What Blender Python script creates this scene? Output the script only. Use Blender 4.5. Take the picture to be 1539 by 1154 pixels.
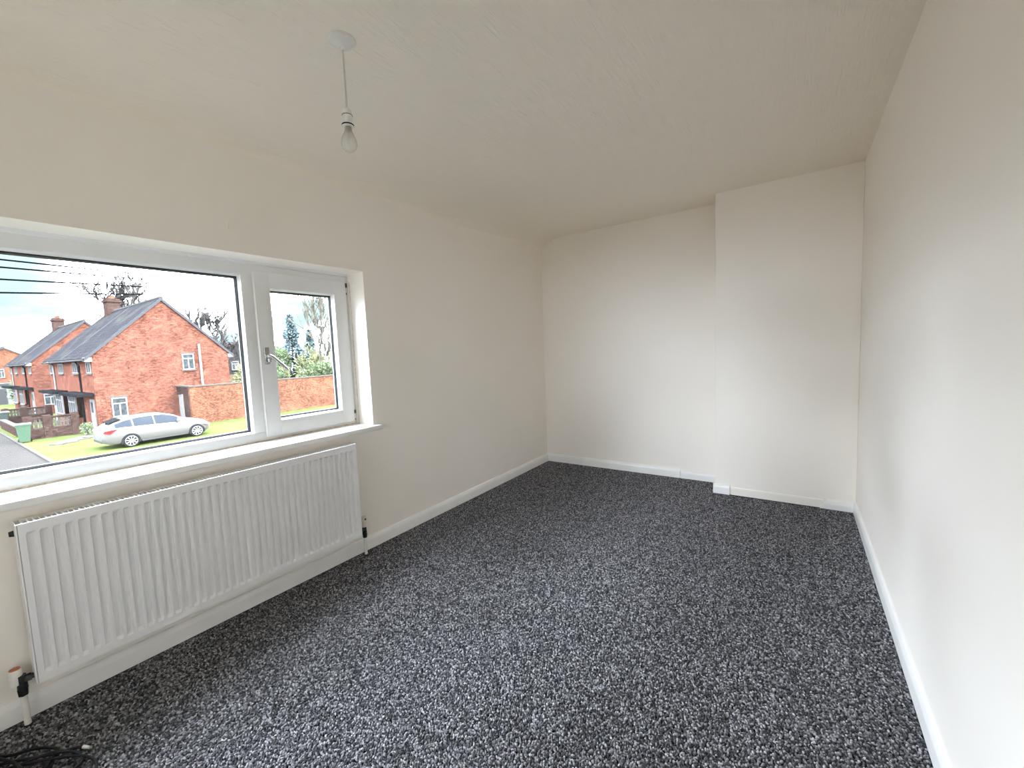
import bpy, bmesh, math, random
import numpy as np
from mathutils import Vector, Matrix

for o in list(bpy.data.objects):
    bpy.data.objects.remove(o, do_unlink=True)
SC = bpy.context.scene
C = SC.collection
random.seed(7)

# ------------------------------------------------------------------ room constants (metres)
W, D, DC, XC, H = 2.7788, 4.3505, 4.066, 1.8311, 2.517     # right wall, far wall, chimney front, chimney edge, ceiling
YB = -0.34                                                   # wall behind the camera
COVE_A, COVE_B = 0.30, 0.127
WY0, WY1, WZ0, WZ1 = 0.12, 1.9602, 0.835, 1.873              # window opening
XF = -0.178                                                  # room face of window frame
G = -2.75                                                    # ground outside

# ------------------------------------------------------------------ camera
yaw, pitch, roll, fpx = -0.601, -0.0825, -0.0416, 627.94
fw = Vector((math.sin(yaw)*math.cos(pitch), math.cos(yaw)*math.cos(pitch), math.sin(pitch)))
ri = Vector((math.cos(yaw), -math.sin(yaw), 0)); up = ri.cross(fw)
r2 = ri*math.cos(roll) + up*math.sin(roll); u2 = -ri*math.sin(roll) + up*math.cos(roll)
cam = bpy.data.cameras.new('camera'); co = bpy.data.objects.new('camera', cam); C.objects.link(co)
m = Matrix((r2, u2, -fw)).transposed().to_4x4(); m.translation = Vector((2.4054, 0.1588, 1.3134))
co.matrix_world = m
cam.sensor_fit = 'HORIZONTAL'; cam.sensor_width = 36; cam.lens = 36*fpx/1539; cam.clip_start = 0.02; cam.clip_end = 1000
SC.camera = co

# ------------------------------------------------------------------ sky: bright broken cloud with pale blue gaps
SKY = 83.0      # zenith; standard overcast falls to a third of this at the horizon
wd = bpy.data.worlds.new('sky'); SC.world = wd; wd.use_nodes = True
nt = wd.node_tree; nt.nodes.clear()
def wn(t, **k):
    n = nt.nodes.new(t)
    for a, v in k.items(): setattr(n, a, v)
    return n
tc = wn('ShaderNodeTexCoord'); mp = wn('ShaderNodeMapping'); mp.inputs['Scale'].default_value = (1, 1, 2.2); mp.inputs['Location'].default_value = (-0.17, -9.53, -1.51)
nz = wn('ShaderNodeTexNoise'); nz.inputs['Scale'].default_value = 4.6; nz.inputs['Detail'].default_value = 5
cr = wn('ShaderNodeValToRGB'); cr.color_ramp.elements[0].position = 0.365; cr.color_ramp.elements[1].position = 0.51
e_ = cr.color_ramp.elements.new(0.425); e_.color = (0.010, 0.010, 0.010, 1)
mx = wn('ShaderNodeMix', data_type='RGBA')
mx.inputs['A'].default_value = (0.0225, 0.0330, 0.0365, 1); mx.inputs['B'].default_value = (0.855, 0.958, 1.14, 1)
bg = wn('ShaderNodeBackground'); bg.inputs['Strength'].default_value = SKY; ow = wn('ShaderNodeOutputWorld')
L = nt.links.new
L(tc.outputs['Generated'], mp.inputs['Vector']); L(mp.outputs['Vector'], nz.inputs['Vector']); L(nz.outputs['Fac'], cr.inputs['Fac'])
L(cr.outputs['Color'], mx.inputs['Factor']); sx_ = wn('ShaderNodeSeparateXYZ'); zz = wn('ShaderNodeMath', operation='MAXIMUM'); zz.inputs[1].default_value = 0.0
oc = wn('ShaderNodeMath', operation='MULTIPLY_ADD'); oc.inputs[1].default_value = 2/3; oc.inputs[2].default_value = 1/3
vm = wn('ShaderNodeVectorMath', operation='SCALE')
L(tc.outputs['Generated'], sx_.inputs[0]); L(sx_.outputs['Z'], zz.inputs[0]); L(zz.outputs[0], oc.inputs[0])
L(mx.outputs['Result'], vm.inputs[0]); L(oc.outputs[0], vm.inputs['Scale']); L(vm.outputs[0], bg.inputs['Color']); L(bg.outputs['Background'], ow.inputs['Surface'])

# low hazy winter sun behind the viewer's house: lights the gable ends, leaves the house fronts in shade
sl = bpy.data.lights.new('sun', 'SUN'); sl.energy = 14.0; sl.angle = math.radians(9); sl.color = (1.0, 0.90, 0.74)
so = bpy.data.objects.new('sun', sl); C.objects.link(so); so.rotation_euler = Vector((-0.85, -0.25, -0.45)).to_track_quat('-Z', 'Y').to_euler()

# portals: guide sky sampling through the window and the added landing opening (they emit nothing themselves)
DX0, DX1, DZ = 0.98, 1.78, 2.03                           # doorway to the landing, both added behind the viewer for fill light
YL = YB-1.55                                               # end wall of the added landing, with its fill window
BWX0, BWX1, BWZ0, BWZ1 = 0.72, 2.04, 0.85, 2.15
def portal(loc, sx, sz, rz):
    pl = bpy.data.lights.new('window_portal', 'AREA'); pl.shape = 'RECTANGLE'; pl.size = sx; pl.size_y = sz; pl.cycles.is_portal = True
    po = bpy.data.objects.new('window_portal', pl); C.objects.link(po); po.location = loc; po.rotation_euler = (math.pi/2, 0, rz)
portal((-0.31, (WY0+WY1)/2, (WZ0+WZ1)/2), WY1-WY0, WZ1-WZ0, -math.pi/2)
portal(((BWX0+BWX1)/2, YL-0.13, (BWZ0+BWZ1)/2), BWX1-BWX0, BWZ1-BWZ0, 0)

# ------------------------------------------------------------------ exposure
SC.view_settings.view_transform = 'Standard'; SC.view_settings.look = 'None'
SC.view_settings.exposure = 0.1; SC.view_settings.gamma = 1.0; SC.view_settings.use_curve_mapping = False
SC.cycles.max_bounces = 14; SC.cycles.diffuse_bounces = 9; SC.cycles.glossy_bounces = 4
SC.cycles.transparent_max_bounces = 24; SC.cycles.use_denoising = True
SC.cycles.sample_clamp_indirect = 6.0; SC.cycles.caustics_reflective = False; SC.cycles.caustics_refractive = False

# ================================================================== materials
MATS = {}
class NT:
    def __init__(s, name):
        s.m = bpy.data.materials.new(name); s.m.use_nodes = True; s.t = s.m.node_tree; s.t.nodes.clear()
        s.o = s.t.nodes.new('ShaderNodeOutputMaterial'); s.p = s.n('ShaderNodeBsdfPrincipled'); s.l(s.p.outputs[0], s.o.inputs['Surface'])
        MATS[name] = s.m
    def n(s, t, _a=None, **k):
        n = s.t.nodes.new(t)
        for a, v in (_a or {}).items(): setattr(n, a, v)
        for a, v in k.items(): n.inputs[a.replace('_', ' ')].default_value = v
        return n
    def l(s, a, b): s.t.links.new(a, b)
    def obj(s, scale=(1, 1, 1)):
        t = s.n('ShaderNodeTexCoord'); mp = s.n('ShaderNodeMapping', Scale=scale); s.l(t.outputs['Object'], mp.inputs['Vector']); return mp.outputs['Vector']
    def ramp(s, fac, stops):
        r = s.n('ShaderNodeValToRGB'); e = r.color_ramp.elements
        while len(e) < len(stops): e.new(0.5)
        for i, (p, c) in enumerate(stops): e[i].position = p; e[i].color = (*c, 1)
        s.l(fac, r.inputs['Fac']); return r.outputs['Color']
    def bump(s, h, strength, dist):
        b = s.n('ShaderNodeBump', Strength=strength, Distance=dist); s.l(h, b.inputs['Height']); s.l(b.outputs['Normal'], s.p.inputs['Normal'])
    def set(s, **k):
        for a, v in k.items(): s.p.inputs[a.replace('_', ' ')].default_value = v
OUT = [None]
def c4(c): return (*c, 1)
def plain(name, col, rough=0.5, metal=0.0, var=0.06, scale=30, bump=0.0, bscale=80, **k):
    a = NT(name); v = a.obj()
    n = a.n('ShaderNodeTexNoise', Scale=scale, Detail=3); a.l(v, n.inputs['Vector'])
    d = tuple(max(0, x*(1-var)) for x in col); e = tuple(min(1, x*(1+var)) for x in col)
    a.l(a.ramp(n.outputs['Fac'], [(0.3, d), (0.7, e)]), a.p.inputs['Base Color'])
    a.set(Roughness=rough, Metallic=metal, **k)
    if OUT[0] is not None: a.p.inputs['Specular IOR Level'].default_value = OUT[0]
    if bump:
        n2 = a.n('ShaderNodeTexNoise', Scale=bscale, Detail=3); a.l(v, n2.inputs['Vector']); a.bump(n2.outputs['Fac'], 0.4, bump)
    return a.m

# wall emulsion: soft white, faint roller stipple
a = NT('wall_paint'); v = a.obj()
n = a.n('ShaderNodeTexNoise', Scale=1.6, Detail=4); a.l(v, n.inputs['Vector'])
a.l(a.ramp(n.outputs['Fac'], [(0.35, (0.905, 0.849, 0.765)), (0.65, (0.918, 0.864, 0.787))]), a.p.inputs['Base Color'])
n1 = a.n('ShaderNodeTexNoise', Scale=3.5, Detail=6, Roughness=0.55); a.l(v, n1.inputs['Vector'])
n2 = a.n('ShaderNodeTexNoise', Scale=260, Detail=2); a.l(v, n2.inputs['Vector'])
mm = a.n('ShaderNodeMath', {'operation': 'MULTIPLY_ADD'}); a.l(n2.outputs['Fac'], mm.inputs[0]); mm.inputs[1].default_value = 0.06; a.l(n1.outputs['Fac'], mm.inputs[2])
a.bump(mm.outputs[0], 0.25, 0.004); a.set(Roughness=0.62)
# ceiling paper: fine broken ribs running down the room
a = NT('ceiling_paper'); v = a.obj((1, 0.045, 0.3))
n = a.n('ShaderNodeTexNoise', Scale=150, Detail=3, Roughness=0.6); a.l(v, n.inputs['Vector'])
v2 = a.obj(); n2 = a.n('ShaderNodeTexNoise', Scale=9, Detail=4); a.l(v2, n2.inputs['Vector'])
mm = a.n('ShaderNodeMath', {'operation': 'MULTIPLY'}); a.l(n.outputs['Fac'], mm.inputs[0]); a.l(n2.outputs['Fac'], mm.inputs[1])
a.bump(mm.outputs[0], 0.7, 0.010)
a.set(Base_Color=(0.925, 0.855, 0.742, 1), Roughness=0.7)
plain('gloss_white', (0.875, 0.857, 0.82), 0.28, var=0.03, scale=6, bump=0.0015, bscale=25)
plain('upvc_white', (0.8, 0.8, 0.79), 0.22, var=0.02, scale=5)
plain('sealant_stained', (0.62, 0.53, 0.42), 0.6, var=0.25, scale=40)
plain('radiator_enamel', (0.85, 0.842, 0.83), 0.3, var=0.02, scale=8)
plain('pipe_white', (0.76, 0.74, 0.68), 0.4, var=0.06, scale=30)
plain('valve_dark', (0.03, 0.032, 0.03), 0.35, 0.6, var=0.4, scale=80)
plain('valve_cap', (0.74, 0.71, 0.64), 0.45, var=0.08, scale=60)
plain('copper', (0.50, 0.22, 0.12), 0.35, 0.9, var=0.2, scale=50)
plain('gasket_black', (0.012, 0.013, 0.013), 0.5, var=0.2)
plain('hinge_steel', (0.10, 0.08, 0.065), 0.45, 0.8, var=0.4, scale=90)
plain('handle_satin', (0.42, 0.41, 0.39), 0.25, 0.75, var=0.03)
plain('grille_shadow', (0.70, 0.69, 0.68), 0.4, var=0.02)
plain('plastic_white', (0.78, 0.77, 0.73), 0.35, var=0.03)
plain('flex_white', (0.62, 0.58, 0.52), 0.5, var=0.05)
plain('brass_dull', (0.20, 0.15, 0.10), 0.35, 0.9, var=0.2)
plain('cable_black', (0.004, 0.004, 0.0045), 0.55, var=0.2, Specular_IOR_Level=0.25)
plain('carpet_backing', (0.03, 0.031, 0.035), 0.95, var=0.3, scale=200)
# clear glass
a = NT('window_glass')
tr = a.n('ShaderNodeBsdfTransparent', Color=(0.985, 0.993, 0.988, 1)); gl = a.n('ShaderNodeBsdfGlossy', Roughness=0.0)
lw = a.n('ShaderNodeLayerWeight', Blend=0.5); pw = a.n('ShaderNodeMath', {'operation': 'POWER'}); a.l(lw.outputs['Facing'], pw.inputs[0]); pw.inputs[1].default_value = 5.0
fr = a.n('ShaderNodeMath', {'operation': 'MULTIPLY_ADD'}); a.l(pw.outputs[0], fr.inputs[0]); fr.inputs[1].default_value = 0.95; fr.inputs[2].default_value = 0.025; mxs = a.n('ShaderNodeMixShader')
a.l(fr.outputs[0], mxs.inputs[0]); a.l(tr.outputs[0], mxs.inputs[1]); a.l(gl.outputs[0], mxs.inputs[2]); a.l(mxs.outputs[0], a.o.inputs['Surface'])
# pearl bulb glass
a = NT('bulb_glass')
tr = a.n('ShaderNodeBsdfTransparent', Color=(0.95, 0.95, 0.93, 1)); a.set(Base_Color=(0.80, 0.79, 0.75, 1), Roughness=0.12)
mxs = a.n('ShaderNodeMixShader'); mxs.inputs[0].default_value = 0.34
a.l(tr.outputs[0], mxs.inputs[1]); a.l(a.p.outputs[0], mxs.inputs[2]); a.l(mxs.outputs[0], a.o.inputs['Surface'])
# carpet loop yarn: each loop its own shade
a = NT('carpet_yarn'); oi = a.n('ShaderNodeObjectInfo')
a.l(a.ramp(oi.outputs['Random'], [(0.0, (0.008, 0.0078, 0.008)), (0.25, (0.032, 0.031, 0.0325)), (0.58, (0.118, 0.113, 0.118)), (0.88, (0.26, 0.25, 0.258)), (1.0, (0.42, 0.405, 0.415))]), a.p.inputs['Base Color'])
a.set(Roughness=0.95); a.p.inputs['Sheen Weight'].default_value = 0.15

# --- outdoors: matt surfaces; brick, paint and road darkened in place of lower exposure
OUT[0] = 0.0
def brick_mat(name, c1, c2, mortar, row=0.075, wid=0.225):
    a = NT(name); t = a.n('ShaderNodeTexCoord'); s = a.n('ShaderNodeSeparateXYZ'); a.l(t.outputs['Object'], s.inputs[0])
    ad = a.n('ShaderNodeMath', {'operation': 'ADD'}); a.l(s.outputs['X'], ad.inputs[0]); a.l(s.outputs['Y'], ad.inputs[1])
    cb = a.n('ShaderNodeCombineXYZ'); a.l(ad.outputs[0], cb.inputs[0]); a.l(s.outputs['Z'], cb.inputs[1])
    b = a.n('ShaderNodeTexBrick', Scale=1.0, Color1=c4(c1), Color2=c4(c2), Mortar=c4(mortar), Mortar_Size=0.009, Bias=-0.1, Brick_Width=wid, Row_Height=row)
    a.l(cb.outputs[0], b.inputs['Vector'])
    n = a.n('ShaderNodeTexNoise', Scale=1.2, Detail=6, Roughness=0.7); a.l(t.outputs['Object'], n.inputs['Vector'])
    mp2 = a.n('ShaderNodeMapping', Scale=(1.0, 1.0, 2.6)); a.l(t.outputs['Object'], mp2.inputs['Vector'])
    n3 = a.n('ShaderNodeTexNoise', Scale=7.5, Detail=2, Roughness=0.6); a.l(mp2.outputs[0], n3.inputs['Vector'])
    ma = a.n('ShaderNodeMath', {'operation': 'MULTIPLY_ADD'}); a.l(n3.outputs['Fac'], ma.inputs[0]); ma.inputs[1].default_value = 1.5; a.l(n.outputs['Fac'], ma.inputs[2])
    mb_ = a.n('ShaderNodeMath', {'operation': 'MULTIPLY'}); a.l(ma.outputs[0], mb_.inputs[0]); mb_.inputs[1].default_value = 0.4
    r = a.ramp(mb_.outputs[0], [(0.38, (0.40, 0.40, 0.42)), (0.50, (0.92, 0.90, 0.89)), (0.62, (1.5, 1.47, 1.40))])
    mu = a.n('ShaderNodeMix', {'data_type': 'RGBA', 'blend_type': 'MULTIPLY'}); mu.inputs['Factor'].default_value = 1
    a.l(b.outputs['Color'], mu.inputs['A']); a.l(r, mu.inputs['B']); a.l(mu.outputs['Result'], a.p.inputs['Base Color'])
    a.bump(b.outputs['Fac'], -0.6, 0.01); a.set(Roughness=0.9, Specular_IOR_Level=0.0)
brick_mat('brick_red', (0.06396, 0.02378, 0.01558), (0.04264, 0.01435, 0.01025), (0.0697, 0.03772, 0.02706))
brick_mat('brick_orange', (0.06724, 0.02788, 0.0164), (0.04756, 0.01763, 0.01107), (0.0697, 0.041, 0.02706))
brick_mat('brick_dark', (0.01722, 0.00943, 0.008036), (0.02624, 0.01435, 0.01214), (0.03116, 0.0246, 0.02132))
a = NT('roof_slate'); t = a.n('ShaderNodeTexCoord'); s = a.n('ShaderNodeSeparateXYZ'); a.l(t.outputs['Object'], s.inputs[0])
cb = a.n('ShaderNodeCombineXYZ'); a.l(s.outputs['X'], cb.inputs[0]); a.l(s.outputs['Y'], cb.inputs[1])
b = a.n('ShaderNodeTexBrick', Scale=1.0, Color1=(0.01386, 0.01271, 0.01361, 1), Color2=(0.01, 0.009758, 0.01091, 1), Mortar=(0.005904, 0.005904, 0.006478, 1), Mortar_Size=0.012, Brick_Width=0.30, Row_Height=0.22)
a.l(cb.outputs[0], b.inputs['Vector'])
n = a.n('ShaderNodeTexNoise', Scale=0.8, Detail=6); a.l(t.outputs['Object'], n.inputs['Vector'])
mu = a.n('ShaderNodeMix', {'data_type': 'RGBA', 'blend_type': 'MIX'}); a.l(b.outputs['Color'], mu.inputs['A']); mu.inputs['B'].default_value = (0.0216, 0.0230, 0.0173, 1)
f = a.n('ShaderNodeMapRange'); f.inputs['From Min'].default_value = 0.5; f.inputs['From Max'].default_value = 0.75; f.inputs['To Max'].default_value = 0.7; a.l(n.outputs['Fac'], f.inputs['Value'])
a.l(f.outputs[0], mu.inputs['Factor']); a.l(mu.outputs['Result'], a.p.inputs['Base Color']); a.bump(b.outputs['Fac'], -0.5, 0.01); a.set(Roughness=0.75, Specular_IOR_Level=0.0)
plain('ext_white', (0.0943, 0.08856, 0.082), 0.45, var=0.05)
plain('ext_pane', (0.02, 0.023, 0.024), 0.12, var=0.5, scale=6)
plain('ext_dark', (0.006, 0.006, 0.0065), 0.6, var=0.2)
OUT[0] = None
plain('spacer_grey', (0.20, 0.20, 0.19), 0.6)
OUT[0] = 0.0
plain('ext_grey', (0.025, 0.025, 0.024), 0.8, var=0.15)
plain('lead_pale', (0.0246, 0.0246, 0.02706), 0.6, var=0.1)
plain('concrete_block', (0.0369, 0.0328, 0.0287), 0.9, var=0.25, scale=12)
plain('timber', (0.0451, 0.0369, 0.02214), 0.8, var=0.25, scale=5)
a = NT('grass'); v = a.obj(); n = a.n('ShaderNodeTexNoise', Scale=0.55, Detail=8, Roughness=0.7); a.l(v, n.inputs['Vector'])
n2 = a.n('ShaderNodeTexNoise', Scale=9, Detail=4, Roughness=0.7); a.l(v, n2.inputs['Vector'])
mm = a.n('ShaderNodeMath', {'operation': 'MULTIPLY_ADD'}); a.l(n2.outputs['Fac'], mm.inputs[0]); mm.inputs[1].default_value = 0.45; a.l(n.outputs['Fac'], mm.inputs[2])
a.l(a.ramp(mm.outputs[0], [(0.45, (0.022, 0.030, 0.0085)), (0.72, (0.032, 0.040, 0.0125)), (0.92, (0.046, 0.044, 0.018))]), a.p.inputs['Base Color'])
a.bump(n2.outputs['Fac'], 0.8, 0.05); a.set(Roughness=0.95, Specular_IOR_Level=0.0)
a = NT('road_tarmac'); v = a.obj(); n = a.n('ShaderNodeTexNoise', Scale=0.7, Detail=7, Roughness=0.65); a.l(v, n.inputs['Vector'])
a.l(a.ramp(n.outputs['Fac'], [(0.3, (0.01533, 0.01419, 0.01328)), (0.55, (0.02009, 0.01804, 0.01624)), (0.75, (0.02419, 0.02066, 0.01714))]), a.p.inputs['Base Color']); a.set(Roughness=0.9, Specular_IOR_Level=0.0)
plain('bounce_paving', (0.075, 0.07, 0.064), 0.9, var=0.15, scale=4)  # kept pale to bounce daylight up through the added landing window
plain('kerb_stone', (0.02952, 0.02706, 0.02296), 0.9, var=0.2, scale=6)
plain('bark_grey', (0.034, 0.031, 0.029), 0.9, var=0.25, scale=3)
plain('bark_pale', (0.042, 0.039, 0.031), 0.9, var=0.25, scale=3)
plain('conifer_blue', (0.0779, 0.1025, 0.1066), 0.8, var=0.35, scale=2)
plain('leaf_green', (0.0574, 0.07216, 0.03936), 0.8, var=0.35, scale=2)
plain('leaf_yellow', (0.1066, 0.1107, 0.0574), 0.8, var=0.3, scale=2)
plain('leaf_autumn', (0.12, 0.065, 0.022), 0.8, var=0.4, scale=4)
OUT[0] = 0.1
plain('car_silver', (0.05576, 0.0533, 0.04838), 0.3, 0.25, var=0.01)
plain('car_dark', (0.01, 0.011, 0.012), 0.25, 0.2, var=0.02)
plain('car_glass', (0.012, 0.014, 0.017), 0.05, var=0.1)
OUT[0] = 0.1
plain('tyre', (0.004, 0.004, 0.0045), 0.85, var=0.1)
plain('alloy', (0.16, 0.16, 0.16), 0.3, 0.7, var=0.02)
plain('lamp_red', (0.1, 0.006, 0.006), 0.2, var=0.1)
plain('lamp_clear', (0.30, 0.31, 0.32), 0.1, var=0.05)
plain('bin_green', (0.01968, 0.03608, 0.02214), 0.5, var=0.08)
plain('bin_grey', (0.01476, 0.0205, 0.01804), 0.5, var=0.08)
OUT[0] = 0.0
plain('wire_black', (0.0015, 0.0015, 0.0016), 0.8)

# ================================================================== helpers
def obj(name, bm, mat, parent=None, smooth=None):
    """link a bmesh (or (verts, faces)) as one mesh object"""
    me = bpy.data.meshes.new(name)
    if isinstance(bm, tuple): me.from_pydata(*([list(map(tuple, bm[0]))] + [[], bm[1]]))
    else:
        bmesh.ops.recalc_face_normals(bm, faces=bm.faces); bm.to_mesh(me); bm.free()
    me.materials.append(MATS[mat])
    if smooth is not None:
        me.polygons.foreach_set('use_smooth', [True]*len(me.polygons)); me.set_sharp_from_angle(angle=math.radians(smooth))
    me.update()
    o = bpy.data.objects.new(name, me); C.objects.link(o)
    if parent: o.parent = parent; o.matrix_parent_inverse = Matrix.Translation(-parent.location)
    return o
def thing(name, loc=(0, 0, 0)):
    o = bpy.data.objects.new(name, None); C.objects.link(o); o.location = loc; o.empty_display_size = 0.1; return o
def tag(o, label, cat, group=None, kind=None):
    o['label'] = label; o['category'] = cat
    if group: o['group'] = group
    if kind: o['kind'] = kind
    return o
def struct(o, label, cat): return tag(o, label, cat, kind='structure')
def box(bm, x0, x1, y0, y1, z0, z1, bev=0, seg=2):
    b = bmesh.new() if bev else bm
    vs = [b.verts.new(p) for p in ((x0,y0,z0),(x1,y0,z0),(x1,y1,z0),(x0,y1,z0),(x0,y0,z1),(x1,y0,z1),(x1,y1,z1),(x0,y1,z1))]
    for f in ((0,3,2,1),(4,5,6,7),(0,1,5,4),(1,2,6,5),(2,3,7,6),(3,0,4,7)): b.faces.new([vs[i] for i in f])
    if bev:
        bmesh.ops.bevel(b, geom=list(b.edges), offset=bev, segments=seg, affect='EDGES', profile=0.5)
        join(bm, b)
    return bm
def join(bm, b):
    mp = {v: bm.verts.new(v.co) for v in b.verts}
    for f in b.faces:
        try: bm.faces.new([mp[v] for v in f.verts])
        except ValueError: pass
    b.free()
def BX(*a, **k): return box(bmesh.new(), *a, **k)
def boxes(lst, bev=0):
    bm = bmesh.new()
    for b in lst: box(bm, *b, bev=bev)
    return bm
def prism(bm, poly, axis, a, b):
    """extrude a 2-D polygon along axis (0/1/2) from a to b; poly in the two other axes in order"""
    def P(t, p):
        q = list(p); q.insert(axis, t); return q
    A = [bm.verts.new(P(a, p)) for p in poly]; B = [bm.verts.new(P(b, p)) for p in poly]
    n = len(poly); bm.faces.new(A); bm.faces.new(B[::-1])
    for i in range(n): bm.faces.new((A[i], A[(i+1) % n], B[(i+1) % n], B[i]))
    return bm
def PR(*a): return prism(bmesh.new(), *a)
def tube(bm, pts, rad, n=8, caps=True):
    pts = [Vector(p) for p in pts]; rs = rad if isinstance(rad, (list, tuple)) else [rad]*len(pts)
    rings = []; ref = None
    for i, p in enumerate(pts):
        t = (pts[min(i+1, len(pts)-1)] - pts[max(i-1, 0)])
        if t.length < 1e-9: t = Vector((0, 0, 1))
        t.normalize()
        if ref is None: ref = t.orthogonal().normalized()
        ref = (ref - t*ref.dot(t)); ref = ref.normalized() if ref.length > 1e-6 else t.orthogonal().normalized()
        s = t.cross(ref)
        rings.append([bm.verts.new(p + (ref*math.cos(2*math.pi*k/n) + s*math.sin(2*math.pi*k/n))*rs[i]) for k in range(n)])
    for A, B in zip(rings, rings[1:]):
        for k in range(n): bm.faces.new((A[k], A[(k+1) % n], B[(k+1) % n], B[k]))
    if caps: bm.faces.new(rings[0][::-1]); bm.faces.new(rings[-1])
    return bm
def TB(*a, **k): return tube(bmesh.new(), *a, **k)
def lathe(bm, prof, cx, cy, n=32):
    """profile (r, z) top to bottom round a vertical axis"""
    rings = []
    for r, z in prof:
        rings.append([bm.verts.new((cx, cy, z))] if r < 1e-6 else [bm.verts.new((cx+r*math.cos(2*math.pi*k/n), cy+r*math.sin(2*math.pi*k/n), z)) for k in range(n)])
    for A, B in zip(rings, rings[1:]):
        for k in range(n):
            k2 = (k+1) % n
            if len(A) == 1 and len(B) == 1: continue
            if len(A) == 1: bm.faces.new((A[0], B[k2], B[k]))
            elif len(B) == 1: bm.faces.new((A[k], A[k2], B[0]))
            else: bm.faces.new((A[k], A[k2], B[k2], B[k]))
    return bm
def LT(*a, **k): return lathe(bmesh.new(), *a, **k)
def smoothpath(pts, k=6):
    P = [Vector(p) for p in pts]; out = []
    for i in range(len(P)-1):
        p0, p1, p2, p3 = P[max(i-1, 0)], P[i], P[i+1], P[min(i+2, len(P)-1)]
        for j in range(k):
            t = j/k
            out.append(0.5*((2*p1) + (p2-p0)*t + (2*p0-5*p1+4*p2-p3)*t*t + (3*p1-p0-3*p2+p3)*t**3))
    out.append(P[-1]); return out

# ================================================================== room shell
T = 0.12
struct(obj('floor', BX(-0.30, W+T, YB-T+0.001, D+T, -0.15, -0.012), 'carpet_backing'), 'floorboards under the dark grey carpet', 'floor')
bm = boxes([(-0.30, 0, YB, WY0, 0, 2.62), (-0.30, 0, WY1, D+T, 0, 2.62), (-0.30, 0, WY0, WY1, 0, WZ0-0.03), (-0.30, 0, WY0, WY1, WZ1, 2.62)])
wall_left = struct(obj('wall_left', bm, 'wall_paint'), 'white painted wall around the window above the radiator', 'wall')
wall_far = struct(obj('wall_far', BX(0, W+T, D, D+T, 0, 2.62), 'wall_paint'), 'white end wall left of the chimney breast', 'wall')
wall_ch = struct(obj('wall_chimney', BX(XC, W, DC, D, 0, 2.56, bev=0.004), 'wall_paint'), 'white chimney breast projecting from the end wall', 'wall')
wall_right = struct(obj('wall_right', BX(W, W+T, YB, D+T, 0, 2.62), 'wall_paint'), 'long white wall on the right side of the room', 'wall')
struct(obj('wall_back', boxes([(-0.30, DX0, YB-T, YB, 0, 2.62), (DX1, W+T, YB-T, YB, 0, 2.62), (DX0, DX1, YB-T, YB, DZ, 2.62)]), 'wall_paint'), 'white wall with an added doorway behind the viewer', 'wall')  # doorway and landing beyond are added to bring daylight onto the far wall
struct(obj('wall_landing_added', boxes([(0.50, 0.62, YL-T, YB-T, 0, 2.62), (2.14, 2.26, YL-T, YB-T, 0, 2.62), (0.62, BWX0, YL-T, YL, 0, 2.62), (BWX1, 2.14, YL-T, YL, 0, 2.62),
    (BWX0, BWX1, YL-T, YL, 0, BWZ0), (BWX0, BWX1, YL-T, YL, BWZ1, 2.62)]), 'wall_paint'), 'white walls of the landing added beyond the doorway behind the viewer', 'wall')
struct(obj('ceiling_landing_added', BX(0.50, 2.26, YL-T, YB-T, 2.45, 2.62), 'wall_paint'), 'white ceiling of the landing added behind the viewer', 'ceiling')
struct(obj('floor_landing_added', BX(0.50, 2.26, YL-T, YB-T, -0.15, 0.0), 'carpet_backing'), 'dark carpeted floor of the landing added behind the viewer', 'floor')
dr_ = thing('door_added', ((DX0+DX1)/2, YB, 0)); struct(dr_, 'white door frame of the doorway added behind the viewer for fill light', 'door')
obj('architrave', boxes([(DX0-0.06, DX0, YB, YB+0.016, 0, DZ+0.06), (DX1, DX1+0.06, YB, YB+0.016, 0, DZ+0.06), (DX0, DX1, YB, YB+0.016, DZ, DZ+0.06)], bev=0.003), 'gloss_white', dr_)
obj('lining', boxes([(DX0, DX0+0.02, YB-T, YB, 0, DZ), (DX1-0.02, DX1, YB-T, YB, 0, DZ), (DX0+0.02, DX1-0.02, YB-T, YB, DZ-0.02, DZ)]), 'gloss_white', dr_)
prof = [(-0.001, H-COVE_B)]
for i in range(0, 19):
    t = math.pi/2*i/18
    prof.append((COVE_A*(1-math.cos(t)), H-COVE_B+COVE_B*math.sin(t)))
prof += [(W+0.02, H), (W+0.02, H+0.12), (-0.001, H+0.12)]
struct(obj('ceiling', PR(prof, 1, YB-0.01, D+0.01), 'ceiling_paper', smooth=20), 'white ribbed paper ceiling curving down to the window wall', 'ceiling')
# small paint runs above the window and the crease in the far corner of the cove
def blob(name, parent, c, r, mat='wall_paint'):
    bm = bmesh.new(); bmesh.ops.create_uvsphere(bm, u_segments=10, v_segments=6, radius=1)
    for v in bm.verts: v.co = Vector((v.co.x*r[0]+c[0], v.co.y*r[1]+c[1], v.co.z*r[2]+c[2]))
    return obj(name, bm, mat, parent, smooth=60)
for c, r in (((0, 1.165, 2.00), (0.0035, 0.006, 0.022)), ((0, 1.170, 1.985), (0.003, 0.004, 0.007)), ((0, 1.60, 1.975), (0.003, 0.005, 0.026)),
             ((0, 1.585, 1.945), (0.0025, 0.004, 0.014)), ((0, 1.615, 1.955), (0.0025, 0.003, 0.018))):
    blob('paint_run', wall_left, c, r)
blob('paint_run', wall_far, (0.14, D, 2.425), (0.03, 0.004, 0.012)); blob('paint_run', wall_far, (0.085, D, 2.395), (0.02, 0.004, 0.009))

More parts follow.
